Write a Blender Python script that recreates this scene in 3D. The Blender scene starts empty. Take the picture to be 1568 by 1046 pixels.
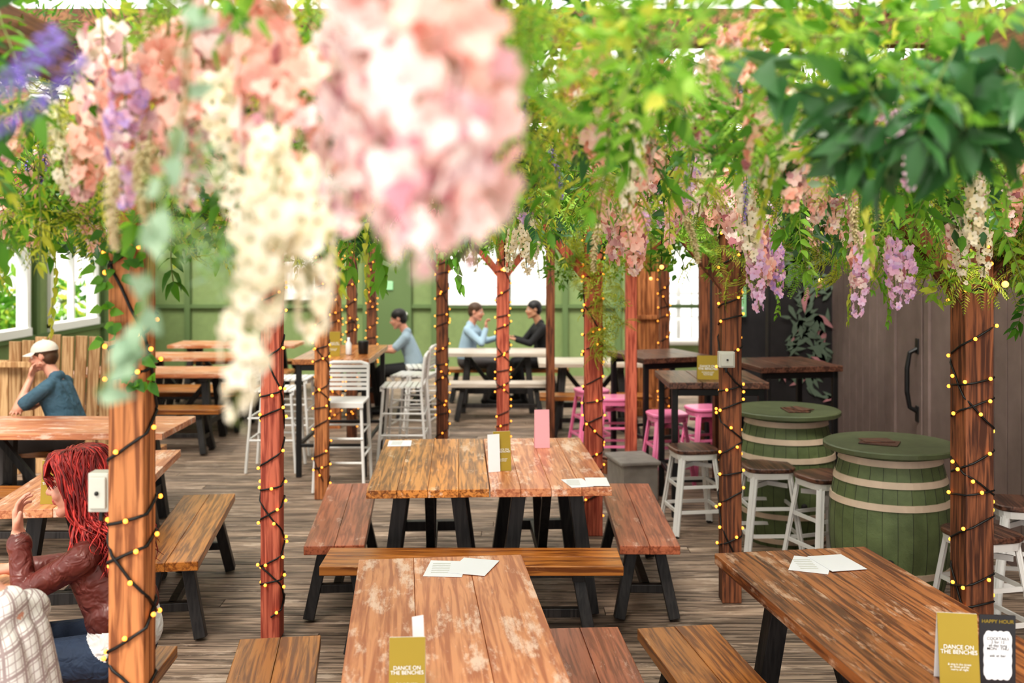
import bpy, math, random
import numpy as np
from mathutils import Vector, Matrix, Euler
random.seed(11)
U=random.uniform
sc=bpy.context.scene
COL=sc.collection
pi=math.pi

# ------------------------------------------------------------------ materials
def newmat(name):
    m=bpy.data.materials.new(name); m.use_nodes=True
    nt=m.node_tree; b=nt.nodes['Principled BSDF']
    return m,nt,b
def simple(name,c,rough=.6,metal=0,emit=None,es=0,coat=0,var=.0,bump=0,bscale=60):
    m,nt,b=newmat(name)
    b.inputs['Base Color'].default_value=(*c,1); b.inputs['Roughness'].default_value=rough
    b.inputs['Metallic'].default_value=metal
    if coat: b.inputs['Coat Weight'].default_value=coat
    if emit:
        b.inputs['Emission Color'].default_value=(*emit,1); b.inputs['Emission Strength'].default_value=es
        try: m.cycles.emission_sampling='NONE'
        except Exception: pass
    if var or bump:
        tc=nt.nodes.new('ShaderNodeTexCoord'); n=nt.nodes.new('ShaderNodeTexNoise')
        n.inputs['Scale'].default_value=9; n.inputs['Detail'].default_value=6
        nt.links.new(tc.outputs['Object'],n.inputs['Vector'])
        if var:
            r=nt.nodes.new('ShaderNodeValToRGB')
            r.color_ramp.elements[0].position=.3; r.color_ramp.elements[1].position=.7
            r.color_ramp.elements[0].color=(*[x*(1-var) for x in c],1)
            r.color_ramp.elements[1].color=(*[min(1,x*(1+var)) for x in c],1)
            nt.links.new(n.outputs['Fac'],r.inputs['Fac']); nt.links.new(r.outputs['Color'],b.inputs['Base Color'])
        if bump:
            n2=nt.nodes.new('ShaderNodeTexNoise'); n2.inputs['Scale'].default_value=bscale; n2.inputs['Distortion'].default_value=.8
            nt.links.new(tc.outputs['Object'],n2.inputs['Vector'])
            bp=nt.nodes.new('ShaderNodeBump'); bp.inputs['Strength'].default_value=bump; bp.inputs['Distance'].default_value=.6/bscale
            nt.links.new(n2.outputs['Fac'],bp.inputs['Height']); nt.links.new(bp.outputs['Normal'],b.inputs['Normal'])
    return m
def wood(name,c1,c2,worn=None,wamt=.5,axis=1,rough=.4,coat=.2,isl=.35,grain=1.0):
    m,nt,b=newmat(name); N=nt.nodes.new; L=nt.links.new
    tc=N('ShaderNodeTexCoord'); geo=N('ShaderNodeNewGeometry')
    vm=N('ShaderNodeVectorMath'); vm.operation='ADD'
    mulv=N('ShaderNodeMath'); mulv.operation='MULTIPLY'; mulv.inputs[1].default_value=37
    L(geo.outputs['Random Per Island'],mulv.inputs[0])
    L(tc.outputs['Object'],vm.inputs[0]); L(mulv.outputs[0],vm.inputs[1])
    mp=N('ShaderNodeMapping'); s=[22*grain]*3; s[axis]=1.6*grain; mp.inputs['Scale'].default_value=s
    L(vm.outputs[0],mp.inputs['Vector'])
    n=N('ShaderNodeTexNoise'); n.inputs['Scale'].default_value=1.5; n.inputs['Detail'].default_value=7; n.inputs['Distortion'].default_value=1.2
    L(mp.outputs[0],n.inputs['Vector'])
    mp2=N('ShaderNodeMapping'); s=[70*grain]*3; s[axis]=2.5*grain; mp2.inputs['Scale'].default_value=s
    L(vm.outputs[0],mp2.inputs['Vector'])
    n3=N('ShaderNodeTexNoise'); n3.inputs['Scale'].default_value=1.; n3.inputs['Detail'].default_value=3
    L(mp2.outputs[0],n3.inputs['Vector'])
    ad=N('ShaderNodeMath'); ad.operation='ADD'; L(n.outputs['Fac'],ad.inputs[0])
    sb=N('ShaderNodeMath'); sb.operation='MULTIPLY_ADD'; sb.inputs[1].default_value=.6; sb.inputs[2].default_value=-.3
    L(n3.outputs['Fac'],sb.inputs[0]); L(sb.outputs[0],ad.inputs[1])
    r=N('ShaderNodeValToRGB'); e=r.color_ramp.elements
    e[0].position=.38; e[0].color=(*c1,1); e[1].position=.60; e[1].color=(*c2,1)
    L(ad.outputs[0],r.inputs['Fac']); col=r.outputs['Color']
    if worn:
        mp3=N('ShaderNodeMapping'); s=[9]*3; s[axis]=2.6; mp3.inputs['Scale'].default_value=s
        L(vm.outputs[0],mp3.inputs['Vector'])
        w=N('ShaderNodeTexNoise'); w.inputs['Scale'].default_value=1.2; w.inputs['Detail'].default_value=10; w.inputs['Roughness'].default_value=.72
        L(mp3.outputs[0],w.inputs['Vector'])
        wr=N('ShaderNodeValToRGB'); wr.color_ramp.elements[0].position=.63-wamt*.25; wr.color_ramp.elements[1].position=.70-wamt*.2
        L(w.outputs['Fac'],wr.inputs['Fac'])
        mx=N('ShaderNodeMix'); mx.data_type='RGBA'; mx.inputs[7].default_value=(*worn,1)
        mf=N('ShaderNodeMath'); mf.operation='MULTIPLY'; mf.inputs[1].default_value=.75
        L(wr.outputs['Color'],mf.inputs[0]); L(mf.outputs[0],mx.inputs[0]); L(col,mx.inputs[6]); col=mx.outputs[2]
    mr=N('ShaderNodeMapRange'); mr.inputs[3].default_value=1-isl; mr.inputs[4].default_value=1+isl*.6
    L(geo.outputs['Random Per Island'],mr.inputs[0])
    vs=N('ShaderNodeVectorMath'); vs.operation='SCALE'; L(col,vs.inputs[0]); L(mr.outputs[0],vs.inputs['Scale'])
    L(vs.outputs[0],b.inputs['Base Color'])
    b.inputs['Roughness'].default_value=rough; b.inputs['Coat Weight'].default_value=coat; b.inputs['Coat Roughness'].default_value=.25
    bp=N('ShaderNodeBump'); bp.inputs['Strength'].default_value=.3; bp.inputs['Distance'].default_value=.004
    L(ad.outputs[0],bp.inputs['Height']); L(bp.outputs['Normal'],b.inputs['Normal'])
    return m
def foliage(name,cols,trans=.45,rough=.5):
    m,nt,b=newmat(name); N=nt.nodes.new; L=nt.links.new
    geo=N('ShaderNodeNewGeometry'); oi=N('ShaderNodeObjectInfo')
    a=N('ShaderNodeMath'); a.operation='MULTIPLY_ADD'; a.inputs[1].default_value=.55
    m2=N('ShaderNodeMath'); m2.operation='MULTIPLY'; m2.inputs[1].default_value=.45
    L(oi.outputs['Random'],m2.inputs[0]); L(geo.outputs['Random Per Island'],a.inputs[0]); L(m2.outputs[0],a.inputs[2])
    r=N('ShaderNodeValToRGB'); els=r.color_ramp.elements
    k=len(cols)
    while len(els)<k: els.new(.5)
    for i,c in enumerate(cols):
        els[i].position=i/(k-1); els[i].color=(*c,1)
    L(a.outputs[0],r.inputs['Fac']); L(r.outputs['Color'],b.inputs['Base Color'])
    b.inputs['Roughness'].default_value=rough
    t=N('ShaderNodeBsdfTranslucent'); L(r.outputs['Color'],t.inputs['Color'])
    mx=N('ShaderNodeMixShader'); mx.inputs[0].default_value=trans
    L(b.outputs[0],mx.inputs[1]); L(t.outputs[0],mx.inputs[2])
    L(mx.outputs[0],nt.nodes['Material Output'].inputs['Surface'])
    return m

M_table=wood('table_wood',(.42,.135,.06),(.68,.29,.14),(.88,.66,.54),.46,1,.38,.35,.12)
M_tabled=wood('table_wood_dark',(.12,.035,.013),(.42,.155,.05),(.76,.52,.38),.36,1,.34,.4,.3)
M_bench=wood('bench_wood',(.18,.052,.009),(.50,.19,.04),(.60,.34,.17),.05,1,.35,.4,.25)
M_benchr=wood('bench_wood_red',(.22,.06,.028),(.44,.14,.07),(.66,.44,.36),.22,1,.35,.4,.2)
M_black=wood('black_leg_wood',(.010,.009,.010),(.03,.026,.026),None,0,2,.5,.1,.3)
M_post=wood('post_wood',(.22,.07,.022),(.58,.23,.085),None,0,2,.65,.0,.1)
M_postd=wood('post_wood_dark',(.07,.022,.010),(.28,.10,.042),None,0,2,.65,.0,.1)
M_postr=wood('post_wood_red',(.30,.055,.032),(.62,.17,.10),None,0,2,.65,.0,.1)
M_deck=wood('deck_wood',(.10,.07,.052),(.36,.265,.20),(.52,.41,.33),.32,0,.6,.0,.38)
M_tan=wood('pale_plank',(.38,.20,.09),(.64,.41,.22),None,0,2,.6,0,.25)
M_hitop=wood('high_table_wood',(.28,.09,.02),(.58,.23,.07),None,0,1,.3,.4,.3)
M_white=simple('white_metal',(.78,.77,.76),.35,.0,coat=.3)
M_pink=simple('pink_metal',(.85,.24,.44),.35,coat=.3)
M_seat=wood('stool_seat_wood',(.05,.02,.014),(.18,.08,.05),None,0,1,.4,.3,.2)
M_green=simple('green_wall_paint',(.19,.26,.105),.6,var=.08)
M_greend=simple('green_trim_paint',(.11,.17,.065),.6)
M_barrel=simple('barrel_green_paint',(.135,.175,.078),.5,var=.25,bump=.2)
M_lid=simple('barrel_lid_paint',(.10,.12,.06),.4,var=.2)
M_cream=simple('cream_paint',(.68,.54,.42),.5,var=.1)
M_wframe=simple('white_paint',(.82,.82,.80),.5)
M_mauve=simple('mauve_cladding',(.23,.17,.158),.6,var=.1)
M_dark=simple('dark_paint',(.025,.022,.024),.6,var=.2)
M_blackm=simple('black_metal',(.012,.012,.013),.4)
M_cable=simple('black_cable',(.006,.006,.006),.5)
M_bulb=simple('warm_bulb',(1,.5,.1),.3,emit=(1,.32,.035),es=2.3)
M_globe=simple('warm_globe',(1,.6,.3),.3,emit=(1,.42,.09),es=2.0)
M_paper=simple('paper',(.80,.81,.84),.6)
M_olive=simple('menu_olive',(.34,.24,.02),.5)
M_pinkcard=simple('pink_card',(.82,.42,.48),.5)
M_blackcard=simple('black_card',(.02,.02,.025),.5)
M_conc=simple('concrete',(.30,.27,.25),.85,var=.15,bump=.3)
M_box=simple('switch_box_plastic',(.56,.56,.50),.45)
M_beam=wood('beam_wood',(.12,.05,.025),(.3,.14,.07),None,0,1,.6,0,.2)
M_signg=simple('sign_green',(.30,.60,.33),.5)

M_leafg=foliage('leaf_green',[(.035,.12,.015),(.08,.25,.02),(.16,.38,.03),(.06,.19,.05)],.42)
M_leafy=foliage('leaf_yellow_green',[(.32,.45,.03),(.46,.54,.05),(.60,.60,.09),(.22,.40,.04)],.48)
M_leafl=foliage('leaf_lime',[(.14,.36,.03),(.25,.48,.05),(.38,.58,.09)],.45)
M_leafd=foliage('leaf_dark_green',[(.02,.075,.025),(.055,.16,.05),(.11,.26,.09)],.28,.3)
M_sage=foliage('leaf_sage',[(.24,.38,.26),(.36,.50,.34),(.17,.32,.18)],.4)
M_ppink=foliage('petal_pink',[(.90,.38,.29),(.92,.52,.42),(.93,.70,.60),(.88,.34,.29)],.35)
M_pblush=foliage('petal_blush',[(.92,.78,.73),(.88,.56,.52),(.93,.85,.81),(.55,.22,.27),(.92,.74,.65),(.92,.83,.79)],.35)
M_pcream=foliage('petal_cream',[(.92,.82,.60),(.93,.88,.77),(.90,.78,.50)],.35)
M_plilac=foliage('petal_lilac',[(.54,.38,.78),(.84,.67,.87),(.90,.58,.74),(.46,.35,.78)],.38)
M_ppurp=foliage('petal_purple',[(.20,.12,.58),(.36,.27,.74),(.30,.20,.66)],.3)
M_catk=foliage('catkin_cream',[(.78,.72,.45),(.70,.58,.40)],.3)
M_stem=simple('stem',(.16,.20,.05),.6)
FOL=[M_leafg,M_leafy,M_leafl,M_leafd,M_sage,M_ppink,M_pblush,M_pcream,M_plilac,M_ppurp,M_catk,M_stem]

# ------------------------------------------------------------------ mesh builder
class MB:
    def __init__(s): s.v=[];s.f=[];s.m=[]
    def add(s,vs,fs,mi=0):
        o=len(s.v); s.v.extend([tuple(x) for x in vs])
        for f in fs: s.f.append(tuple(i+o for i in f)); s.m.append(mi)
    def box(s,c,sz,mi=0,rot=None):
        x,y,z=[d/2 for d in sz]
        vs=[Vector((a*x,b*y,d*z)) for a in(-1,1) for b in(-1,1) for d in(-1,1)]
        if rot is not None: vs=[rot@v for v in vs]
        c=Vector(c); vs=[v+c for v in vs]
        s.add(vs,[(0,1,3,2),(4,6,7,5),(0,4,5,1),(2,3,7,6),(0,2,6,4),(1,5,7,3)],mi)
    def beam(s,a,b,w,d,mi=0,up=(0,1,0)):
        a=Vector(a);b=Vector(b);z=(b-a);L=z.length;z.normalize()
        y=Vector(up); x=y.cross(z)
        if x.length<1e-4: x=Vector((1,0,0)).cross(z)
        x.normalize(); y=z.cross(x)
        rot=Matrix((x,y,z)).transposed()
        s.box((a+b)/2,(w,d,L),mi,rot)
    def tube(s,pts,rad,n=8,mi=0,cap=True):
        pts=[Vector(p) for p in pts]
        if not hasattr(rad,'__len__'): rad=[rad]*len(pts)
        vs=[];prev=None
        for i,p in enumerate(pts):
            t=(pts[min(i+1,len(pts)-1)]-pts[max(i-1,0)])
            if t.length<1e-9: t=Vector((0,0,1))
            t.normalize()
            if prev is None:
                x=t.orthogonal().normalized()
            else:
                x=prev-t*prev.dot(t)
                x=x.normalized() if x.length>1e-6 else t.orthogonal().normalized()
            prev=x; y=t.cross(x)
            for k in range(n):
                a=2*pi*k/n; vs.append(p+(x*math.cos(a)+y*math.sin(a))*rad[i])
        fs=[]
        for i in range(len(pts)-1):
            for k in range(n):
                k2=(k+1)%n; fs.append((i*n+k,i*n+k2,(i+1)*n+k2,(i+1)*n+k))
        if cap:
            fs.append(tuple(reversed(range(n)))); fs.append(tuple((len(pts)-1)*n+k for k in range(n)))
        s.add(vs,fs,mi)
    def sphere(s,c,r,mi=0,seg=12,rings=8,rot=None):
        if not hasattr(r,'__len__'): r=(r,r,r)
        c=Vector(c);vs=[]
        P=[Vector((0,0,r[2]))]
        for i in range(1,rings):
            th=pi*i/rings
            for k in range(seg):
                ph=2*pi*k/seg
                P.append(Vector((r[0]*math.sin(th)*math.cos(ph),r[1]*math.sin(th)*math.sin(ph),r[2]*math.cos(th))))
        P.append(Vector((0,0,-r[2])))
        if rot is not None: P=[rot@p for p in P]
        P=[p+c for p in P]; fs=[]
        for k in range(seg): fs.append((0,1+k,1+(k+1)%seg))
        for i in range(rings-2):
            for k in range(seg):
                a=1+i*seg+k;b=1+i*seg+(k+1)%seg; fs.append((a,a+seg,b+seg,b))
        l=len(P)-1; o=1+(rings-2)*seg
        for k in range(seg): fs.append((l,o+(k+1)%seg,o+k))
        s.add(P,fs,mi)
    def lathe(s,prof,n=32,mi=0,c=(0,0,0)):
        vs=[];fs=[]
        for r,z in prof:
            for k in range(n):
                a=2*pi*k/n; vs.append((c[0]+r*math.cos(a),c[1]+r*math.sin(a),c[2]+z))
        for i in range(len(prof)-1):
            for k in range(n):
                k2=(k+1)%n; fs.append((i*n+k,i*n+k2,(i+1)*n+k2,(i+1)*n+k))
        fs.append(tuple(reversed(range(n)))); fs.append(tuple((len(prof)-1)*n+k for k in range(n)))
        s.add(vs,fs,mi)
    def leaf(s,p,d,n,L,W,mi=0,curl=.3,fold=.25,st=4,tip=.0,wide=.5):
        p=Vector(p);d=Vector(d).normalized();n=Vector(n)
        sd=d.cross(n)
        if sd.length<1e-4: sd=d.orthogonal()
        sd.normalize(); n=sd.cross(d)
        vs=[]
        for i in range(st+1):
            t=i/st
            w=W*(math.sin(pi*t**wide)**.8 if 0<t<1 else (.12 if t==0 else tip))*.5+.0005
            q=p+d*L*(t-.25*abs(curl)*t*t)-n*curl*L*t*t
            vs+= [q-sd*w+n*fold*w,q,q+sd*w+n*fold*w]
        fs=[]
        for i in range(st):
            a=i*3; fs+=[(a,a+1,a+4,a+3),(a+1,a+2,a+5,a+4)]
        s.add(vs,fs,mi)
    def mesh(s,name,mats,smooth=False):
        me=bpy.data.meshes.new(name); me.from_pydata(s.v,[],s.f)
        for m in mats: me.materials.append(m)
        me.polygons.foreach_set('material_index',s.m)
        if smooth: me.polygons.foreach_set('use_smooth',[True]*len(s.f))
        me.update(); return me
def put(name,me,loc=(0,0,0),rz=0,parent=None,bevel=0,scale=1,rot=None):
    o=bpy.data.objects.new(name,me); COL.objects.link(o)
    o.location=loc; o.rotation_euler=rot if rot is not None else (0,0,rz)
    o.scale=(scale,)*3 if not hasattr(scale,'__len__') else scale
    if parent: o.parent=parent
    if bevel:
        b=o.modifiers.new('bevel','BEVEL'); b.width=bevel; b.segments=2; b.limit_method='ANGLE'; b.angle_limit=.7
    return o
def empty(name,loc=(0,0,0)):
    o=bpy.data.objects.new(name,None); o.location=loc; COL.objects.link(o); return o
RD=math.radians

# ------------------------------------------------------------------ floor and shell
b=MB(); y=-1.0
while y<16.6:
    x=-6.2-U(0,2)
    while x<5.2:
        L=U(2.6,4.2); x2=min(x+L,5.2); x1=max(x,-6.2)
        if x2-x1>.05: b.box(((x1+x2)/2,y+.065,-.015),(x2-x1-.005,.121,.03))
        x+=L
    y+=.13
b.box((-.5,7.8,-.08),(11.6,18,.09),1)
put('floor',b.mesh('floor',[M_deck,M_dark]))

def wall(name,axis,pos,a0,a1,holes,mat,H=3.4,th=.1):
    b=MB(); cuts=sorted(set([a0,a1]+[h[0] for h in holes]+[h[1] for h in holes]))
    def bx(p,q,z0,z1):
        if q-p<.001 or z1-z0<.001: return
        c=[(p+q)/2,pos,(z0+z1)/2]; s=[q-p,th,z1-z0]
        if axis=='x': c=[pos,(p+q)/2,(z0+z1)/2]; s=[th,q-p,z1-z0]
        b.box(c,s)
    for p,q in zip(cuts,cuts[1:]):
        h=[h for h in holes if h[0]<=p+1e-6 and h[1]>=q-1e-6]
        if h: bx(p,q,0,h[0][2]); bx(p,q,h[0][3],H)
        else: bx(p,q,0,H)
    return put(name,b.mesh(name,[mat]))
BW=[(-3.7,-3.1,1.28,2.1),(-1.08,-.06,1.19,2.1),(.0,.65,1.19,2.1),(2.25,3.1,.55,2.1)]
LW=[(10.6,12.75,1.0,2.05),(13.35,14.85,1.0,2.05)]
wall('wall_back','y',16.5,-6.1,5.2,BW,M_green)
wall('wall_left','x',-6.1,5,16.5,LW,M_green)
wall('wall_right','x',3.25,2.5,10.2,[],M_mauve,H=3.4)
wall('wall_recess','y',10.25,2.55,5.2,[],M_dark)
wall('wall_partition','y',12.05,2.2,5.2,[],M_dark)
n=1
def winframe(axis,pos,h,inner):
    global n
    b=MB(); a0,a1,z0,z1=h; t=.07
    def bx(p,q,u,v,d=.14):
        c=[(p+q)/2,pos,(u+v)/2]; s=[q-p,d,v-u]
        if axis=='x': c=[pos,(p+q)/2,(u+v)/2]; s=[d,q-p,v-u]
        b.box(c,s)
    bx(a0-.02,a1+.02,z0-.05,z0+.05,.18);bx(a0,a1,z1-t,z1);bx(a0-.02,a0+t,z0,z1);bx(a1-t,a1+.02,z0,z1)
    bx((a0+a1)/2-.03,(a0+a1)/2+.03,z0,z1,.08)
    if axis=='y': 
        for k in range(1,4): bx(a0,a1,z0+(z1-z0)*k/4-.015,z0+(z1-z0)*k/4+.015,.06)
        for k in (1,3): bx(a0+(a1-a0)*k/4-.012,a0+(a1-a0)*k/4+.012,z0,z1,.05)
    put('window_%d'%n,b.mesh('window',[M_wframe])); n+=1
for h in BW: winframe('y',16.47,h,1)
for h in LW: winframe('x',-6.07,h,1)
b=MB()
for yy in (9.6,10.3,12.95,15.1,16.2): b.box((-6.02,yy,1.7),(.07,.09,3.4))
b.box((-6.02,11.5,.92),(.05,9.8,.06)); put('trim_1',b.mesh('trim',[M_greend]))
b=MB()
for xx in (-5.2,-4.4,-3.85,-2.95,-1.75,-1.25,.85,1.7): b.box((xx,16.42,1.7),(.09,.07,3.4))
b.box((-.5,16.42,1.12),(10.6,.05,.06)); put('trim_2',b.mesh('trim',[M_greend]))
b=MB(); b.box((-2.0,16.4,1.05),(.78,.06,2.1)); b.box((-2.0,16.36,1.45),(.2,.02,.14),1); b.sphere((-1.7,16.33,1.0),.035,2)
put('door_1',b.mesh('door',[M_greend,M_signg,M_white]),bevel=.01)
b=MB()
yy=2.6
while yy<10.1:
    if not(7.05<yy<8.45): b.box((3.185,yy+.09,1.7),(.024,.165,3.4))
    yy+=.18
put('trim_3',b.mesh('trim',[M_mauve]))
b=MB()
for k in range(2):
    y0=7.12+k*.68; b.box((3.165,y0+.33,1.07),(.05,.65,2.12),0)
    b.box((3.135,y0+.33,2.0),(.03,.6,.1),0); b.box((3.135,y0+.33,.2),(.03,.6,.14),0)
    for q in (.05,.6): b.box((3.135,y0+q,1.07),(.03,.09,2.1),0)
hp=[(3.12,7.88,1.25),(3.06,7.88,1.22),(3.04,7.88,1.1),(3.04,7.88,.92),(3.06,7.88,.8),(3.12,7.88,.77)]
b.tube(hp,[.02,.018,.02,.02,.018,.02],8,1); b.box((3.12,7.88,1.27),(.02,.06,.12),1); b.box((3.12,7.88,.75),(.02,.06,.12),1)
put('door_2',b.mesh('door',[M_mauve,M_blackm]),bevel=.006)
# mural
b=MB(); b.box((2.9,10.17,1.35),(.66,.03,1.75),0)
M_mur1=simple('mural_leaf_grey',(.14,.19,.14),.6); M_mur2=simple('mural_leaf_pink',(.5,.24,.26),.6)
for i in range(75):
    x=U(2.6,3.18); z=U(.55,2.15); a=U(0,2*pi)
    for k in range(random.choice((1,3,5))):
        aa=a+k*.5
        d=Vector((math.cos(aa),0,math.sin(aa))); L=U(.1,.22)
        if not(2.6<x+d.x*L<3.2 and .5<z+d.z*L<2.2): continue
        b.leaf((x,10.15-.0004*i,z),d,(0,-1,0),L,L*.3,2 if U(0,1)<.10 else 1,0,0)
put('leaf_mural',b.mesh('mural',[M_dark,M_mur1,M_mur2]))
b=MB(); b.box((2.62,11.95,1.45),(.22,.03,.42),0); b.box((2.62,11.93,1.5),(.14,.012,.1),1); b.box((2.62,11.93,1.34),(.15,.012,.03),1)
put('exit_sign',b.mesh('sign',[M_signg,M_wframe]))
b=MB()
for k in range(4): b.box((1.47+.11*k,12.6,1.0),(.105,.3,1.98),0)
b.box((1.635,12.6,2.0),(.52,.36,.06),0); b.box((1.635,12.6,.05),(.52,.36,.1),0); b.box((1.635,12.43,1.2),(.44,.03,.05),0)
put('wooden_cabinet',b.mesh('cabinet',[M_post]),bevel=.006)
b=MB()
for k in range(4): b.box((2.65,16.2,.6+.33*k),(.8,.22,.03),0)
b.box((2.24,16.2,.8),(.03,.22,1.6),0);b.box((3.06,16.2,.8),(.03,.22,1.6),0)
put('back_shelf',b.mesh('shelf',[M_wframe]))
# ceiling
m,nt,bs=newmat('polycarbonate'); N=nt.nodes.new; L=nt.links.new
tr=N('ShaderNodeBsdfTransparent'); tl=N('ShaderNodeBsdfTranslucent'); tl.inputs['Color'].default_value=(.95,.97,1,1)
mx=N('ShaderNodeMixShader'); mx.inputs[0].default_value=.3; L(tr.outputs[0],mx.inputs[1]); L(tl.outputs[0],mx.inputs[2]); L(mx.outputs[0],nt.nodes['Material Output'].inputs['Surface'])
M_poly=m
b=MB()
b.add([(-6.2,-1,3.46),(5.2,-1,3.46),(5.2,16.6,3.46),(-6.2,16.6,3.46)],[(0,1,2,3)],0)
for i in range(12): b.box((-5.8+i*.98,7.8,3.4),(.05,17.4,.1),1)
for i in range(9): b.box((-.5,.2+i*2,3.32),(11.4,.08,.12),1)
put('ceiling',b.mesh('ceiling',[M_poly,M_wframe]))

# ------------------------------------------------------------------ furniture
def table_mesh(L,W,H=.75,mat=M_table,n=4,name='picnic_table'):
    b=MB(); pw=W/n
    for i in range(n): b.box((-W/2+pw*(i+.5),0,H-.022),(pw-.0012,L,.044),0)
    for s in(-1,1):
        b.box((0,s*(L/2-.28),H-.065),(W-.1,.07,.044),1)
        for t in(-1,1):
            b.beam((t*(W/2-.17),s*(L/2-.28),H-.06),(t*(W/2-.08),s*(L/2-.22),.012),.075,.075,1)
        b.beam((-(W/2-.13),s*(L/2-.24),.24),((W/2-.13),s*(L/2-.24),.24),.06,.06,1)
    b.box((0,0,.24),(.06,L-.5,.06),1)
    for s in(-1,1): b.beam((0,s*(L/2-.27),.68),(0,s*(L/2-.62),.25),.05,.05,1)
    return b.mesh(name,[mat,M_black])
def bench_mesh(L,W=.32,H=.45,mat=M_bench,name='wooden_bench'):
    b=MB()
    for i in(-1,1): b.box((i*W/4,0,H-.024),(W/2-.001,L,.048),0)
    for s in(-1,1):
        b.box((0,s*(L/2-.22),H-.068),(W-.06,.06,.04),1)
        for t in(-1,1): b.beam((t*.07,s*(L/2-.22),H-.06),(t*(W/2-.01),s*(L/2-.15),.012),.06,.06,1)
        b.beam((-.11,s*(L/2-.18),.17),(.11,s*(L/2-.18),.17),.045,.045,1)
    b.box((0,0,.17),(.045,L-.36,.045),1)
    return b.mesh(name,[mat,M_black])
M_tabo=wood('table_wood_orange',(.22,.07,.014),(.66,.27,.065),(.85,.62,.48),.28,1,.34,.35,.22)
T1=table_mesh(1.46,.665,n=3); T1d=table_mesh(1.46,.665,mat=M_tabled,n=3); T2=table_mesh(1.46,.645,mat=M_table,n=4)
T2o=table_mesh(1.46,.645,mat=M_tabo,n=4)
B1=bench_mesh(1.45); B1r=bench_mesh(1.45,mat=M_benchr); B2=bench_mesh(1.5)
TL=table_mesh(1.6,.75,mat=M_table,n=4)
def T(me,x,y,r,nm='picnic_table'): return put(nm,me,(x,y,0),RD(r),bevel=.003)
def Bn(me,x,y,r): return put('wooden_bench',me,(x,y,0),RD(r),bevel=.004)
T(T1,-.215,3.465,6); T(T1d,1.275,3.57,8.5)
T(T2o,-.48,6.1,3); T(T2,.17,6.13,3)
Bn(B1,.78,3.52,8.5); Bn(B1r,.33,3.5,4); Bn(B1,-.83,3.40,8); Bn(B2,-.2,5.08+.12,90)
Bn(B1r,-1.0,6.12,5); Bn(B1r,.74,6.12,-1)
T(T2,-2.32,5.7,7); Bn(B1,-1.83,5.82,8)
T(T1,-2.06,3.38,3); Bn(B1,-1.45,3.3,2)
T(TL,-3.2,7.4,90); Bn(B1,-3.3,6.62,90); Bn(B1,-3.5,8.08,90)
RT=table_mesh(1.7,.7,mat=M_table,n=4); RB=bench_mesh(1.7)
for yy in (10.8,12.4,14.0):
    T(RT,-3.75,yy,90); Bn(RB,-3.72,yy-.62,90); Bn(RB,-3.72,yy+.62,90)
M_pale=wood('table_wood_pale',(.48,.40,.33),(.66,.58,.50),None,0,1,.4,.2,.15)
T(table_mesh(1.3,.7,mat=M_pale),-.18,12.9,90); Bn(bench_mesh(1.3,mat=M_pale),-.15,12.15,90); Bn(bench_mesh(1.7),-.1,13.62,90)
T(table_mesh(1.3,.7,mat=M_pale),-1.97,12.6,0); Bn(bench_mesh(1.2,mat=M_pale),-1.2,12.6,0)
T(table_mesh(1.2,.7,mat=M_pale),.9,11.75,90); Bn(bench_mesh(1.2),.9,11.1,90)

def hightable(L,W,H,mat):
    b=MB(); n=3
    for i in range(n): b.box((-W/2+W/n*(i+.5),0,H-.025),(W/n-.003,L,.05),0)
    for s in(-1,1):
        for t in(-1,1): b.box((t*(W/2-.05),s*(L/2-.06),(H-.05)/2),(.045,.045,H-.05),1)
        b.box((0,s*(L/2-.06),.28),(W-.1,.03,.03),1); b.box((0,s*(L/2-.06),H-.08),(W-.1,.04,.05),1)
    for t in(-1,1): b.box((t*(W/2-.05),0,.28),(.03,L-.12,.03),1)
    return b.mesh('high_table',[mat,M_blackm])
put('high_table',hightable(1.4,.68,1.05,M_hitop),(-1.60,9.72,0),bevel=.005)
HT=hightable(.8,.75,1.02,M_seat)
put('high_table',HT,(1.55,8.05,0),RD(0),bevel=.005)
put('high_table',HT,(1.42,9.85,0),RD(20),bevel=.005)
put('high_table',HT,(2.4,9.1,0),RD(10),bevel=.005)

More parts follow.
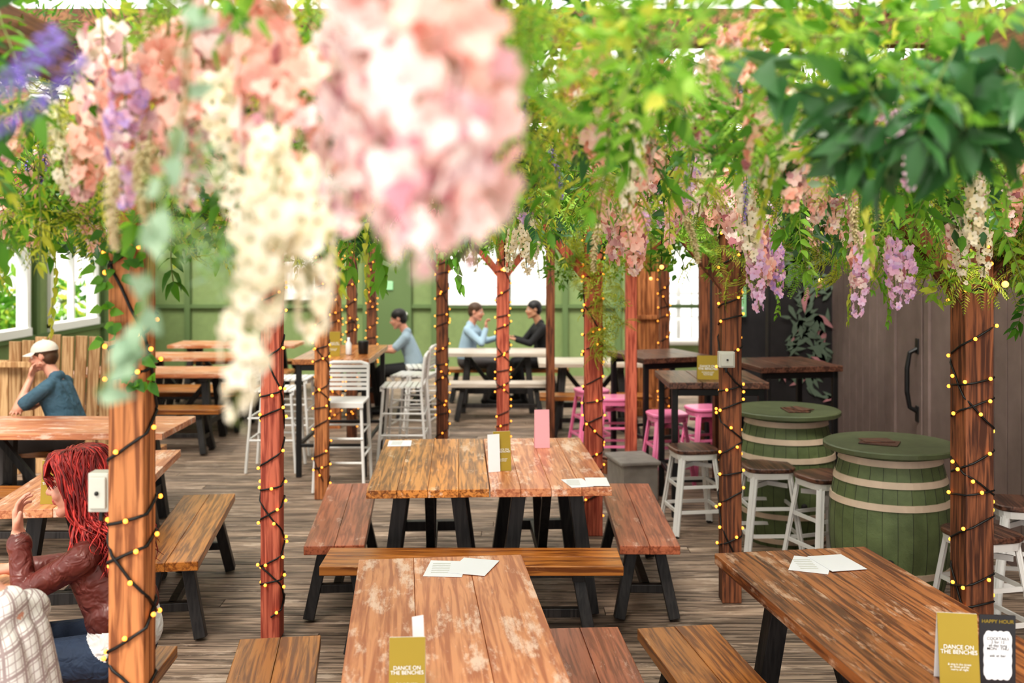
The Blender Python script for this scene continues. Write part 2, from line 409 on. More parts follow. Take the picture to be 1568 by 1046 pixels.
def stool_mesh(mm,H=.6,top=M_seat):
    b=MB(); t=.115; f=.185
    for sx in(-1,1):
        for sy in(-1,1):
            a=Vector((sx*t,sy*t,H-.05)); c=Vector((sx*f,sy*f,.012))
            d=Vector((sx,sy,0)).normalized()
            b.beam(a,c,.05,.014,0,up=d); b.beam(a,c,.016,.03,0,up=d)
            b.box((sx*f,sy*f,.008),(.036,.036,.016),2)
    def ring(z,w):
        q=f+(t-f)*z/(H-.05)
        for s in(-1,1):
            b.box((0,s*q,z),(2*q,w,.022),0); b.box((s*q,0,z),(w,2*q,.022),0)
    ring(.17,.014); ring(.34,.012)
    for s in(-1,1): b.beam((t*.9,s*t*.9,H-.12),(-t*.9,-s*t*.9,H-.12),.03,.012,0)
    def rsq(h,z,r):
        pts=[]
        for k in range(32):
            a=2*pi*k/32; c,s=math.cos(a),math.sin(a); e=(abs(c)**4+abs(s)**4)**-.25
            pts.append((c*e*h,s*e*h,z))
        return pts
    pr=[(.13,H-.075),(.150,H-.07),(.155,H-.03)]
    vs=[];fs=[]
    for h,z in pr: vs+=rsq(h,z,0)
    for i in range(2):
        for k in range(32): k2=(k+1)%32; fs.append((i*32+k,i*32+k2,(i+1)*32+k2,(i+1)*32+k))
    fs.append(tuple(range(64,96))); b.add(vs,fs,0)
    pr=[(.158,H-.03),(.163,H-.022),(.163,H-.006),(.155,H)]
    vs=[];fs=[]
    for h,z in pr: vs+=rsq(h,z,0)
    for i in range(3):
        for k in range(32): k2=(k+1)%32; fs.append((i*32+k,i*32+k2,(i+1)*32+k2,(i+1)*32+k))
    fs.append(tuple(range(96,128))); fs.append(tuple(reversed(range(32)))); b.add(vs,fs,1)
    return b.mesh('bar_stool',[mm,top,M_blackm])
SW=stool_mesh(M_white); SP=stool_mesh(M_pink,.62,M_pink)
for x,y,r in ((1.30,7.35,8),(1.68,6.74,2),(1.97,6.45,20),(2.36,5.15,12),(2.86,5.75,-10)):
    put('bar_stool',SW,(x,y,0),RD(r))
for x,y,r in ((1.33,8.80,10),(.98,9.75,0),(1.72,9.12,15),(2.12,8.45,30),(.8,10.3,15)):
    put('bar_stool',SP,(x,y,0),RD(r))
def chair_mesh():
    b=MB(); H=.74
    for sx in(-1,1):
        b.tube([(sx*.21,.22,.01),(sx*.18,.17,H-.02)],.014,8,0)
        b.tube([(sx*.21,-.23,.01),(sx*.185,-.18,H-.02),(sx*.185,-.215,H+.28)],.014,8,0)
        b.tube([(sx*.2,.2,.3),(sx*.2,-.21,.3)],.010,6,0); b.tube([(sx*.195,.19,.5),(sx*.195,-.2,.5)],.009,6,0)
    for z in(.3,.5):
        b.tube([(-.2,.2,z-.05),(.2,.2,z-.05)],.011,6,0); b.tube([(-.2,-.21,z),(.2,-.21,z)],.010,6,0)
    for i in range(7): b.box((0,-.16+i*.055,H+.002),(.40,.044,.016),0)
    b.box((0,.19,H-.014),(.40,.02,.04),0);b.box((0,-.18,H-.014),(.40,.02,.04),0)
    for i in range(6):
        z=H+.075+i*.038; b.box((0,-.19-.02*(z-H)/.28,z),(.38,.014,.026),0)
    b.tube([(-.185,-.215,H+.28),(-.12,-.222,H+.30),(.12,-.222,H+.30),(.185,-.215,H+.28)],.015,8,0)
    return b.mesh('bar_chair',[M_white])
CH=chair_mesh()
for x,y,r in ((-1.43,8.66,180),(-1.02,9.65,90),(-1.0,10.5,80),(-2.16,9.4,-90),(-2.2,10.2,-90),(-.95,11.2,100)):
    put('bar_chair',CH,(x,y,0),RD(r))

def barrel(name,x,y,rz):
    b=MB(); H=.87; n=26
    prof=[]
    for i in range(13):
        t=i/12; prof.append((.262+.075*math.sin(pi*t)**.9,t*H))
    b.lathe(prof,n,0)
    for z in(.045,.22,.60,.72,.83):
        w=.018
        ra=.262+.075*math.sin(pi*(z-w)/H)**.9; rb=.262+.075*math.sin(pi*min(.999,(z+w)/H))**.9
        b.lathe([(ra+.001,z-w),(ra+.007,z-w),(rb+.007,z+w),(rb+.001,z+w)],48,1)
    b.lathe([(.355,H-.002),(.37,H+.006),(.37,H+.028),(.36,H+.034)],48,2)
    for k in range(n):
        a=2*pi*k/n
        pts=[((r+.0005)*math.cos(a),(r+.0005)*math.sin(a)) for r,z in prof]
        b.tube([(p[0],p[1],q[1]) for p,q in zip(pts,prof)],.0014,4,3)
    b.sphere((0,-.335,.3),(.022,.015,.022),3)
    put(name,b.mesh('barrel',[M_barrel,M_cream,M_lid,M_dark]),(x,y,0),rz)
barrel('barrel_table',1.91,7.14,.1); barrel('barrel_table',2.17,5.88,-.35)
for (x,y) in ((1.95,7.05),(2.1,5.85)):
    b=MB(); b.box((0,0,.004),(.15,.21,.006),0); b.box((.03,.02,.010),(.12,.17,.005),0,Matrix.Rotation(.5,3,'Z')); 
    put('paper_menu',b.mesh('menu',[M_seat]),(x,y,.905),U(0,2))
b=MB(); b.box((0,0,.15),(.30,.42,.30),0); b.box((0,0,.31),(.34,.46,.035),0)
put('concrete_block',b.mesh('block',[M_conc]),(.98,8.35,0),.2,bevel=.012)
b=MB()
for k in range(26):
    a=pi*(.16+.66*k/25); b.box((1.2*math.cos(a),.70*math.sin(a),.06),(.15,.12,.12),0,Matrix.Rotation(a+pi/2,3,'Z'))
put('curved_kerb',b.mesh('kerb',[M_postd]),(-.1,8.85,0),bevel=.006)

b=MB()
for k in range(21):
    t=k/20; x=-5.82+2.08*t; yy=9.4-.22*math.sin(pi*t)
    h=(1.02+.03*math.sin(k*1.3)) if x<-4.55 else 1.24-.07*((x+4.1)/.4)**2+.012*math.sin(k*2.1)
    lean=(x+4.6)*.07
    b.box((x,yy,h/2),(.106,.024,h),0,Matrix.Rotation(lean,3,'Y'))
b.box((-4.9,9.14,.99),(1.5,.03,.05),0)
b.box((-4.9,9.70,.43),(1.9,.36,.04),0)
for s in(-5.7,-4.1): b.box((s,9.70,.205),(.06,.34,.41),0)
for k in range(4): b.box((-3.76,9.5+k*.115,.52),(.024,.11,1.04),0)
put('plank_booth',b.mesh('booth',[M_tan]),bevel=.003)

# ------------------------------------------------------------------ posts
lights=MB()
def post(x,y,w,mat,brace=(),lit=True,h=2.45,pitch=.17,rz=0):
    e=empty('timber_post',(x,y,0)); e.rotation_euler=(0,0,rz)
    b=MB(); b.box((0,0,h/2),(w,w,h),0)
    put('post',b.mesh('post',[mat]),parent=e,bevel=.006)
    for i,(dx,dy) in enumerate(brace):
        b=MB(); b.beam((dx*w*.3,dy*w*.3,1.80),(dx*.42,dy*.42,2.27),w*.55,w*.7,0,up=(-dy,dx,.001))
        put('brace_%d'%(i+1),b.mesh('brace',[mat]),parent=e,bevel=.004)
    if lit:
        R=w/2+.006; allp=[]
        for (z0,stp,pt,dr) in ((.12,.42,pitch,1),(.15,.42,.55,-1)):
            pts=[];z=z0;a=U(0,6)
            while z<2.12:
                c,s=math.cos(a+rz),math.sin(a+rz); c0,s0=math.cos(a),math.sin(a)
                k=R/max(abs(c0),abs(s0)); k=min(k,R*1.28)
                pts.append((x+c*k,y+s*k,z)); a+=stp*dr; z+=pt*stp/(2*pi)*(1+.6*math.sin(a*.37))
            lights.tube(pts,.0046,5,0,cap=False); allp.append(pts)
        for P in allp:
            i=random.randint(0,3)
            while i<len(P):
                p=P[i]; q=Vector((p[0]-x,p[1]-y,0)).normalized()
                c=Vector(p)+q*.010+Vector((0,0,U(-.01,.012)))
                lights.sphere(c,.0088 if y>4 else .0070,1,7,5); lights.tube([Vector(p),c],.0035,4,0)
                i+=random.choice((3,4,5))
    return e
post(-1.075,2.9,.100,M_post)
post(-1.245,5.32,.10,M_postr)
post(-1.54,8.3,.105,M_post)
post(2.02,4.5,.13,M_postd,brace=((1,0),(-1,0)),rz=.12)
post(1.25,5.87,.11,M_postd,brace=((1,0),(-1,0)))
post(.575,7.25,.125,M_postr,brace=((-1,0),))
post(-.08,9.1,.11,M_postr,brace=((1,0),(-1,0)))
post(-.68,10,.11,M_postd,brace=((1,0),(-1,0)))
post(.40,10.7,.09,M_postd,lit=False)
post(1.08,9.3,.10,M_postr,brace=((1,0),),lit=False)
post(-2.0,11.6,.12,M_post); post(-1.85,13.5,.12,M_postd); post(-1.72,11.0,.1,M_postd)
post(1.75,8.62,.11,M_postd,lit=False,brace=((-1,0),)); post(1.62,10.9,.10,M_postd)
post(1.95,10.4,.1,M_postd,lit=False)
post(-5.6,8.6,.12,M_postd,lit=False)
b=MB()
for x in(-3.2,-1.2,-.05,1.2,2.02): b.box((x,6.6,2.515),(.06,12,.12),0)
for yy in(2.9,4.6,5.9,7.3,9.1,10.6,12): b.box((-.4,yy,2.63),(7,.06,.1),0)
put('pergola_beam',b.mesh('pergola',[M_beam]))
for (x,y,z) in ((1.22,9,1.76),(2.1,4.36,1.86),(.95,6.5,1.9),(-.05,6.8,1.88),(1.9,6.3,1.82),(-.8,9,1.87)):
    lights.sphere((x,y,z),.015,2,12,8); lights.tube([(x,y,z+.015),(x,y,2.44)],.004,5,0)
put('fairy_lights',lights.mesh('fairy_lights',[M_cable,M_bulb,M_globe],True))
def switch(x,y,z,w=.062,h=.115,d=.05):
    b=MB(); b.box((0,0,0),(w,d,h),0); b.box((0,-d/2-.004,0),(w*.8,.01,h*.8),0); b.sphere((0,-d/2-.012,.0),(.006,.006,.006),1); b.tube([(0,0,-h/2),(0,0,-h/2-.03)],.008,8,1)
    put('switch_box',b.mesh('switch',[M_box,M_blackm]),(x,y,z),bevel=.006)
switch(-1.158,2.89,1.325,.058,.110); switch(1.21,5.785,1.39,.09,.09)

# ------------------------------------------------------------------ menus, papers
def text_mesh(s,size,mat,align='LEFT'):
    c=bpy.data.curves.new('txt','FONT'); c.body=s; c.size=size; c.align_x=align; c.space_line=.85; c.offset=size*.006
    o=bpy.data.objects.new('txt',c); COL.objects.link(o)
    dg=bpy.context.evaluated_depsgraph_get(); me=bpy.data.meshes.new_from_object(o.evaluated_get(dg))
    bpy.data.objects.remove(o); me.materials.clear(); me.materials.append(mat); return me
def menu(x,y,z,w,h,rz,style=0):
    b=MB(); lean=.035
    b.beam((0,-lean,0),(0,0,h),w,.003,0,up=(0,1,0)); b.beam((0,lean,0),(0,.001,h),w,.003,0 if style else 1,up=(0,1,0))
    e=put('menu_stand',b.mesh('menu',[M_olive,M_paper]),(x,y,z),rz)
    tx=text_mesh('DANCE ON\nTHE BENCHES',w*.145,M_paper,'CENTER')
    a=math.atan2(lean,h)
    put('lettering',tx,(0,-lean*.5-.0035,h*.52),parent=e,rot=(pi/2-a,0,0))
    tx=text_mesh('& sing in the street\nor drink and be\nmerry all night',w*.075,M_paper,'CENTER')
    put('small_lettering',tx,(0,-lean*.72-.0035,h*.30),parent=e,rot=(pi/2-a,0,0))
    return e
menu(-.292,2.86,.751,.10,.172,.05)
b=MB(); b.beam((0,0,.0),(0,.02,.20),.035,.002,0); put('paper_menu',b.mesh('card',[M_paper]),(-.262,2.93,.751),.5)
menu(1.29,2.97,.751,.11,.20,-.15)
b=MB(); b.box((0,0,.1),(.10,.006,.20),0)
sc_=[]
for k in range(64):
    a=2*pi*k/64; c,s=math.cos(a),math.sin(a); e4=(abs(c)**8+abs(s)**8)**(-1/8); rr=1+.05*abs(math.sin(a*8))
    sc_.append((c*e4*.038*rr,-.0045,.085+s*e4*.068*rr))
b.add(sc_,[tuple(range(64))],1)
o=put('happy_hour_card',b.mesh('card',[M_blackcard,M_paper]),(1.40,2.955,.751),-.1)
put('lettering',text_mesh('HAPPY HOUR',.0145,M_olive,'CENTER'),(0,-.0048,.178),parent=o,rot=(pi/2,0,0))
put('card_text',text_mesh('COCKTAILS\n2 for 12\nall day long\nMON - THU\n\nask at bar',.0115,M_blackcard,'CENTER'),(0,-.0058,.13),parent=o,rot=(pi/2,0,0))
menu(-.06,5.86,.751,.10,.22,.2); 
b=MB(); b.beam((0,0,0),(0,.02,.21),.07,.003,0); put('paper_menu',b.mesh('card',[M_paper]),(-.10,5.80,.751),.3)
b=MB(); b.beam((0,-.025,0),(0,0,.24),.095,.003,0); b.beam((0,.025,0),(0,0,.24),.095,.003,0); put('card_menu',b.mesh('card',[M_pinkcard]),(.19,6.53,.751),.1)
menu(-2.27,5.10,.751,.13,.21,.1)
b=MB(); b.beam((0,0,0),(0,.02,.16),.06,.003,0); put('paper_menu',b.mesh('card',[M_paper]),(-2.19,5.05,.751),.1)
menu(-1.62,9.3,1.051,.12,.22,.1); menu(1.5,7.85,1.021,.16,.18,-.1,1)
def papers(x,y,z=.751,n=2,rz=0,w=.15):
    b=MB()
    for i in range(n): b.box((i*.11,i*.02,.001+.0022*i),(w,.20,.0015),0,Matrix.Rotation(U(-.4,.4),3,'Z'))
    for i in range(6): b.box((-.02,.06-.022*i,.0024),(.07,.006,.0008),1)
    put('paper_menu',b.mesh('papers',[M_paper,M_box]),(x,y,z),rz)
papers(-.26,4.03); papers(1.19,4.08); papers(-.73,6.66,n=1); papers(.35,5.52,n=2,w=.12)
b=MB(); b.lathe([(.025,0),(.028,.01),(.028,.1),(.012,.13),(.012,.16)],16,0); put('sauce_bottle',b.mesh('bottle',[M_paper],True),(-1.5,9.4,1.05))
b=MB(); b.lathe([(.04,0),(.045,.01),(.05,.11),(.05,.12)],16,0); put('napkin_pot',b.mesh('pot',[M_blackm],True),(-1.38,9.5,1.05))

# ------------------------------------------------------------------ people
LIP=simple('lips',(.50,.13,.11),.45)
def skinm(n,c): 
    m=simple(n,c,.5); m.node_tree.nodes['Principled BSDF'].inputs['Subsurface Weight'].default_value=.08
    m.node_tree.nodes['Principled BSDF'].inputs['Subsurface Radius'].default_value=(.02,.008,.004); return m
SK1=skinm('skin_pale',(.66,.33,.24)); SK2=skinm('skin_tan',(.50,.26,.16))
EYEW=simple('eye_white',(.8,.78,.75),.2); EYEI=simple('eye_iris',(.03,.04,.03),.15)
class Body:
    def __init__(s): s.p=[]
    def cap(s,lab,a,b,ra,rb): s.p.append(('c',lab,Vector(a),Vector(b),ra,rb))
    def ell(s,lab,c,r,rot=None): s.p.append(('e',lab,Vector(c),tuple(r),rot or Matrix.Identity(3),0))
    def build(s,parent,voxel,mats,labs):
        b=MB()
        for q in s.p:
            if q[0]=='c':
                _,l,a,c,ra,rb=q
                b.sphere(a,ra,0,20,14); b.sphere(c,rb,0,20,14)
                if (c-a).length>1e-5: b.tube([a,c],[ra,rb],20,0)
            else: b.sphere(q[2],q[3],0,24,16,q[4])
        me=b.mesh('tmp',[]); o=bpy.data.objects.new('tmp',me); COL.objects.link(o)
        r=o.modifiers.new('r','REMESH'); r.mode='VOXEL'; r.voxel_size=voxel
        sm=o.modifiers.new('s','SMOOTH'); sm.factor=.5; sm.iterations=4 if voxel<.006 else 2
        dg=bpy.context.evaluated_depsgraph_get(); out=bpy.data.meshes.new_from_object(o.evaluated_get(dg))
        bpy.data.objects.remove(o)
        nf=len(out.polygons); C=np.zeros(nf*3); out.polygons.foreach_get('center',C); C=C.reshape(-1,3)
        best=np.full(nf,1e9); idx=np.zeros(nf,int)
        for q in s.p:
            if q[0]=='c':
                a=np.array(q[2]);c=np.array(q[3]);d=c-a;L2=max(d@d,1e-9)
                t=np.clip(((C-a)@d)/L2,0,1); D=np.linalg.norm(C-a-t[:,None]*d,axis=1)-(q[4]+(q[5]-q[4])*t)
            else:
                Rm=np.array(q[4]); l=(C-np.array(q[2]))@Rm; rr=np.array(q[3]); D=(np.linalg.norm(l/rr,axis=1)-1)*min(rr)
            k=D<best; best[k]=D[k]; idx[k]=labs.index(q[1])
        out.materials.clear()
        for m in mats: out.materials.append(m)
        out.polygons.foreach_set('material_index',idx.astype(np.int32)); out.polygons.foreach_set('use_smooth',[True]*nf)
        out.update(); put('body',out,parent=parent)
def person(name,x,y,rz,sh=(.06,1.0),head=(.10,1.19),hy=0,hp=0,arms=None,legs=None,hz=.55,sw=.155,sleeve='long',hair='short',
           voxel=.008,skin=SK1,top=None,pants=None,hairm=None,cap=None,girth=1.0,shirt=None,thick=1.0,shoe=M_blackm):
    e=empty(name,(x,y,0)); e.rotation_euler=(0,0,rz); B=Body()
    sx,sz=sh; g=girth
    for s in(-1,0,1):
        k=1.0 if s else 1.04
        B.cap('pants',(0,s*.075,hz),(-.005,s*.07,hz+.09),.105*g*k,.10*g*k)
        m=(sx*.45-.01,s*.068,hz+(sz-hz)*.45)
        if shirt: B.cap('shirt',(-.012,s*.076,hz+.05),(-.006,s*.074,hz+.10),.112*g*k,.107*g*k)
        B.cap('top',(.0 if not shirt else .002,s*.072,hz+(.08 if not shirt else .15)),m,.112*g*k,.098*g*k)
        B.cap('top',m,(sx,s*.080,sz-.10),.098*g*k,.093*g*k)
        if s: B.cap('top',(sx,s*.03,sz-.03),(sx-.005,s*(sw-.01),sz-.045),.06,.056*thick)
    hc=Vector((head[0],0,head[1]))
    HR=Matrix.Rotation(hy,3,'Z')@Matrix.Rotation(hp,3,'Y')
    B.cap('skin',(sx-.005,0,sz-.01),hc+HR@Vector((-.02,0,-.06)),.054,.05)
    B.cap('top',(sx-.01,-.03,sz+.012),(sx-.01,.03,sz+.012),.05,.05)
    H=lambda a,b_,c:hc+HR@Vector((a,b_,c))
    B.ell('skin',H(-.010,0,.028),(.092,.074,.085),HR); B.ell('skin',H(.024,0,-.03),(.062,.058,.082),HR)
    for s in(-1,1):
        B.cap('skin',H(-.005,s*.048,-.055),H(.062,s*.010,-.098),.024,.020)
        B.ell('skin',H(-.008,s*.076,-.002),(.018,.009,.030),HR)
        B.ell('skin',H(.060,s*.036,-.028),(.024,.022,.024),HR)
        B.cap('brow',H(.083,s*.014,.026),H(.072,s*.046,.026),.0055,.004)
        B.cap('skin',H(.084,s*.012,.020),H(.072,s*.046,.019),.009,.009)
    B.cap('skin',H(.080,0,.012),H(.104,0,-.024),.009,.012); B.cap('skin',H(.094,-.010,-.028),H(.094,.010,-.028),.008,.008)
    B.cap('lip',H(.084,-.017,-.052),H(.084,.017,-.052),.0075,.0075); B.cap('lip',H(.082,-.014,-.062),H(.082,.014,-.062),.008,.008)
    if hair:
        B.ell('hair',H(-.018,0,.042),(.097,.083,.085),HR); B.ell('hair',H(-.050,0,-.005),(.062,.074,.075),HR)
    for s,a in zip((1,-1),arms):
        S=Vector((sx,s*(sw+.012),sz-.055)); E=Vector(a[0]); W=Vector(a[1])
        B.cap('top',S,E,.055*thick,.044*thick)
        if sleeve=='short':
            md=S.lerp(E,.72); B.p.pop(); B.cap('top',S,md,.057,.054); B.cap('skin',md,E,.043,.038); B.cap('skin',E,W,.038,.025)
        else:
            c=E.lerp(W,.86); B.cap('top',E,c,.044*thick,.036*thick); B.cap('skin',c,W,.026,.024)
            if shirt: B.cap('top',E.lerp(W,.78),E.lerp(W,.82),.043,.043)
        d=Vector(a[2]).normalized() if len(a)>2 else (W-E).normalized()
        nrm=Vector(a[3]) if len(a)>3 else Vector((0,0,-1)); curl=a[4] if len(a)>4 else .35
        lat=d.cross(nrm).normalized(); nrm=lat.cross(d)
        ln=[.062,.074,.069,.052]
        for i,o_ in enumerate((-.031,-.0105,.0105,.031)):
            k=W+d*(.082-abs(o_)*.25)+lat*o_
            B.cap('skin',W+lat*o_*.55+d*.005,k,.015,.0115)
            p=k; fd=(d+lat*o_*3.0).normalized(); ang=curl*(.8+.15*i)
            for j,fr in enumerate((.45,.31,.24)):
                f2=Matrix.Rotation(-ang,3,lat)@fd
                if f2.dot(nrm)<fd.dot(nrm): f2=Matrix.Rotation(ang,3,lat)@fd
                fd=f2
                q=p+fd*ln[i]*fr; B.cap('skin',p,q,.0088-.0008*j,.0082-.0008*j); p=q
        tb=W+d*.022-lat*.026; t1=tb+(d*.6-lat*.75+nrm*.35).normalized()*.036; t2=t1+(d*.9-lat*.2+nrm*.35).normalized()*.030
        B.cap('skin',tb,t1,.014,.0105); B.cap('skin',t1,t2,.0105,.008)
    for s,l in zip((1,-1),legs):
        K=Vector(l[0]);A=Vector(l[1])
        B.cap('pants',(0.0,s*.085,hz),K,.093,.066); B.cap('pants',K,K.lerp(A,.35),.064,.06); B.cap('pants',K.lerp(A,.35),A,.06,.044)
        fd=Vector(l[2]).normalized() if len(l)>2 else Vector((1,0,0))
        B.cap('shoe',A-fd*.03+Vector((0,0,-.035)),A+fd*.15+Vector((0,0,-.048)),.040,.032)
    labs=['skin','top','pants','shoe','hair','lip','brow','shirt']
    B.build(e,voxel,[skin,top,pants,shoe,hairm or skin,LIP,hairm or skin,shirt or top],labs)
    eb=MB()
    for s in(-1,1):
        eb.sphere(H(.0745,s*.030,.004),.0125,0,12,10); eb.sphere(H(.0815,s*.0305,.004),.0068,1,10,8)
    put('eyes',eb.mesh('eyes',[EYEW,EYEI],True),parent=e)
    if cap:
        cb=MB()
        P=[];n=24
        rings=9
        for i in range(rings):
            th=pi/2*i/(rings-1)*1.0
            for k in range(n):
                ph=2*pi*k/n; P.append(H(-.015+.104*math.sin(th)*math.cos(ph)+1e-4*math.cos(ph),(.089*math.sin(th)+1e-4)*math.sin(ph),.040+.088*math.cos(th)))
        fs=[]
        for i in range(rings-1):
            for k in range(n): k2=(k+1)%n; fs.append((i*n+k,(i+1)*n+k,(i+1)*n+k2,i*n+k2))
        cb.add(P,fs,0); cb.sphere(H(-.015,0,.130),(.008,.008,.005),0)
        V=[];m=9
        for j in range(4):
            for k in range(m):
                a=RD(-65+130*k/(m-1)); ex=j/3*.065*math.cos(a*.9)
                V.append(H(-.015+(.104)*math.cos(a)+ex,.089*math.sin(a),.042-.006*j-.012*(abs(math.sin(a))**2)*j/3))
        V2=[v+HR@Vector((0,0,-.005)) for v in V]; fs=[]
        for j in range(3):
            for k in range(m-1):
                a=j*m+k; fs.append((a,a+1,a+m+1,a+m)); o_=4*m; fs.append((o_+a,o_+a+m,o_+a+m+1,o_+a+1))
        for k in range(m-1): a=3*m+k; fs.append((a,a+1,a+1+4*m,a+4*m))
        cb.add(V+V2,fs,0); put('baseball_cap',cb.mesh('cap',[cap],True),parent=e)
    if hair=='long':
        hb=MB()
        for i in range(1100):
            s=random.choice((-1,1))
            az=RD(U(60,180))*s
            x0=U(-.085,.075)*(.4 if abs(az)>2.2 else 1)
            if abs(az)<1.5: x0=U(.02,.078)
            p0=H(x0,s*.006,.128-abs(x0+.01)**2*5.5)
            rr=U(1.0,1.24)
            e1=H((-.018+.100*math.cos(az)*rr),(.086*math.sin(az)*rr),U(.01,.05))
            m0=(p0+e1)/2+HR@Vector((math.cos(az)*.018,math.sin(az)*.030,.038))
            back=-.03-.06*U(.2,1)
            e2=H(-.022+.080*math.cos(az)+back*.35+U(-.02,.02),(.086*math.sin(az))*rr+U(-.015,.015),-.095)
            Lh=U(.10,.26)
            e3=e2+Vector((-.045+U(-.05,.03),s*U(-.005,.050),-Lh*.5)); e4=e3+Vector((-.010+U(-.04,.04),U(-.03,.03),-Lh*.5))
            K=[p0,m0,e1,e2,e3,e4]; pts=[]
            for j in range(len(K)-1):
                a=K[max(j-1,0)];b_=K[j];c=K[j+1];d=K[min(j+2,len(K)-1)]
                for q in range(4):
                    tt=q/4; pts.append(.5*((2*b_)+(c-a)*tt+(2*a-5*b_+4*c-d)*tt*tt+(3*b_-a-3*c+d)*tt**3))
            pts.append(K[-1]); ph=U(0,6); n_=len(pts)
            pts=[p+Vector((math.sin(j*1.0+ph),math.cos(j*.9+ph),0))*.013*max(0,(j-5)/n_)*2 for j,p in enumerate(pts)]
            hb.tube(pts,[.0022+.0020*math.sin(pi*(j+1)/(n_+1)) if j<n_-4 else .0032*(n_-j)/5 for j in range(n_)],4,0)
        for i in range(90):
            s=random.choice((-1,1)); w0=U(.0,.07)
            p0=H(.03+U(-.03,.02),s*.005,.125); p1=H(.085+U(0,.01),s*w0*.8,.085); p2=H(.092,s*(w0+.01),.045); p3=H(.075-U(0,.02),s*(w0+.03),U(.0,.03))
            hb.tube([p0,(p0+p1)/2+HR@Vector((.012,0,.014)),p1,p2,p3],[.003,.004,.004,.003,.001],5,0)
        put('hair',hb.mesh('hair',[hairm],True),parent=e)
    return e
JAC=simple('maroon_leather',(.125,.030,.024),.40,var=.3,bump=.6,bscale=18)
JEAN=simple('dark_denim',(.02,.035,.07),.8,var=.2,bump=.5,bscale=22)
HAIRR=wood('red_hair',(.16,.006,.008),(.52,.045,.035),None,0,2,.45,0,.6)
WH=simple('white_cotton',(.75,.74,.73),.8,bump=.5,bscale=22)
person('seated_woman',-1.42,3.74,pi,sh=(.085,.975),head=(.165,1.155),hy=.12,hp=.08,voxel=.0042,hair='long',
  arms=[((.29,.15,.80),(.335,.10,1.00),(.12,-.15,1),(-.8,-.2,.1),.42),((.28,-.20,.80),(.47,-.12,.805),(1,.3,0),(0,0,-1),.3)],
  legs=[((.43,.11,.53),(.36,.12,.085)),((.43,-.11,.53),(.40,-.12,.085))],sw=.145,girth=.93,top=JAC,pants=JEAN,hairm=HAIRR,shirt=WH,thick=1.0)
m,nt,bs=newmat('plaid_shirt'); N=nt.nodes.new; L=nt.links.new
tc=N('ShaderNodeTexCoord')
fac=None
for dv,fr,th in (((.62,.78,0),95,.90),((.1,.1,1),95,.90),((.62,.78,0),285,.93),((.1,.1,1),285,.93)):
    dp=N('ShaderNodeVectorMath');dp.operation='DOT_PRODUCT';dp.inputs[1].default_value=dv;L(tc.outputs['Object'],dp.inputs[0])
    a=N('ShaderNodeMath');a.operation='MULTIPLY';a.inputs[1].default_value=fr; L(dp.outputs['Value'],a.inputs[0])
    s_=N('ShaderNodeMath');s_.operation='SINE';L(a.outputs[0],s_.inputs[0])
    g=N('ShaderNodeMath');g.operation='GREATER_THAN';g.inputs[1].default_value=th;L(s_.outputs[0],g.inputs[0])
    if fac is None: fac=g.outputs[0]
    else:
        d=N('ShaderNodeMath');d.operation='MAXIMUM';L(fac,d.inputs[0]);L(g.outputs[0],d.inputs[1]);fac=d.outputs[0]
mx=N('ShaderNodeMix');mx.data_type='RGBA';mx.inputs[6].default_value=(.76,.74,.72,1);mx.inputs[7].default_value=(.40,.32,.32,1)
L(fac,mx.inputs[0]);L(mx.outputs[2],bs.inputs['Base Color']);bs.inputs['Roughness'].default_value=.8
PLAID=m
BR=simple('brown_hair',(.08,.04,.02),.5); BK=simple('black_hair',(.012,.01,.01),.5)
person('seated_man',-1.38,2.84,pi,sh=(.04,1.0),head=(.20,1.20),hy=0,hp=.15,voxel=.006,
  arms=[((.28,.2,.80),(.48,.10,.80),(1,-.2,0),(0,0,-1),.3),((.28,-.2,.80),(.48,-.1,.80),(1,.2,0),(0,0,-1),.3)],
  legs=[((.42,.1,.53),(.36,.1,.085)),((.42,-.1,.53),(.4,-.1,.085))],top=PLAID,pants=JEAN,hairm=BR,sw=.17,girth=1.05)
TEAL=simple('teal_tshirt',(.05,.11,.16),.8,var=.15,bump=.4,bscale=14); GREY=simple('grey_trousers',(.10,.09,.09),.8); CAPM=simple('cream_cap',(.66,.60,.53),.7)
person('seated_man_in_cap',-3.50,8.06,pi,sh=(.09,1.0),head=(.19,1.175),hy=.1,hp=.12,voxel=.0055,sleeve='short',
  arms=[((.28,.24,.79),(.23,.13,1.01),(.0,-.45,.8),(-.9,0,0),.5),((.30,-.05,.78),(.28,.15,.79),(0,1,0),(0,0,-1),.3)],
  legs=[((.40,.21,.50),(.38,.22,.085)),((.42,-.21,.5),(.4,-.22,.085))],top=TEAL,pants=GREY,hairm=BR,cap=CAPM,sw=.17,girth=1.12,skin=SK1)
LB=simple('pale_blue_shirt',(.36,.50,.62),.8); BT=simple('black_top',(.012,.012,.014),.8); GW=simple('blue_grey_tshirt',(.32,.42,.50),.8)
person('seated_diner',-1.2,12.6,pi,sh=(.10,1.0),head=(.20,1.17),hp=.25,sleeve='short',
  arms=[((.24,.2,.80),(.45,.12,.80)),((.25,-.2,.80),(.46,-.1,.80))],legs=[((.42,.1,.53),(.36,.1,.085)),((.42,-.1,.53),(.4,-.1,.085))],top=GW,pants=BT,hairm=BK)
person('seated_diner',-.60,13.60,-.25,sh=(.06,1.02),head=(.13,1.20),hp=.1,
  arms=[((.22,.2,.80),(.42,.12,.86)),((.26,-.2,.80),(.30,-.12,1.0),(0,0,1),(1,0,0),.6)],legs=[((.38,.1,.53),(.32,.19,.085)),((.38,-.1,.53),(.32,-.2,.085))],top=LB,pants=GREY,hairm=BR)
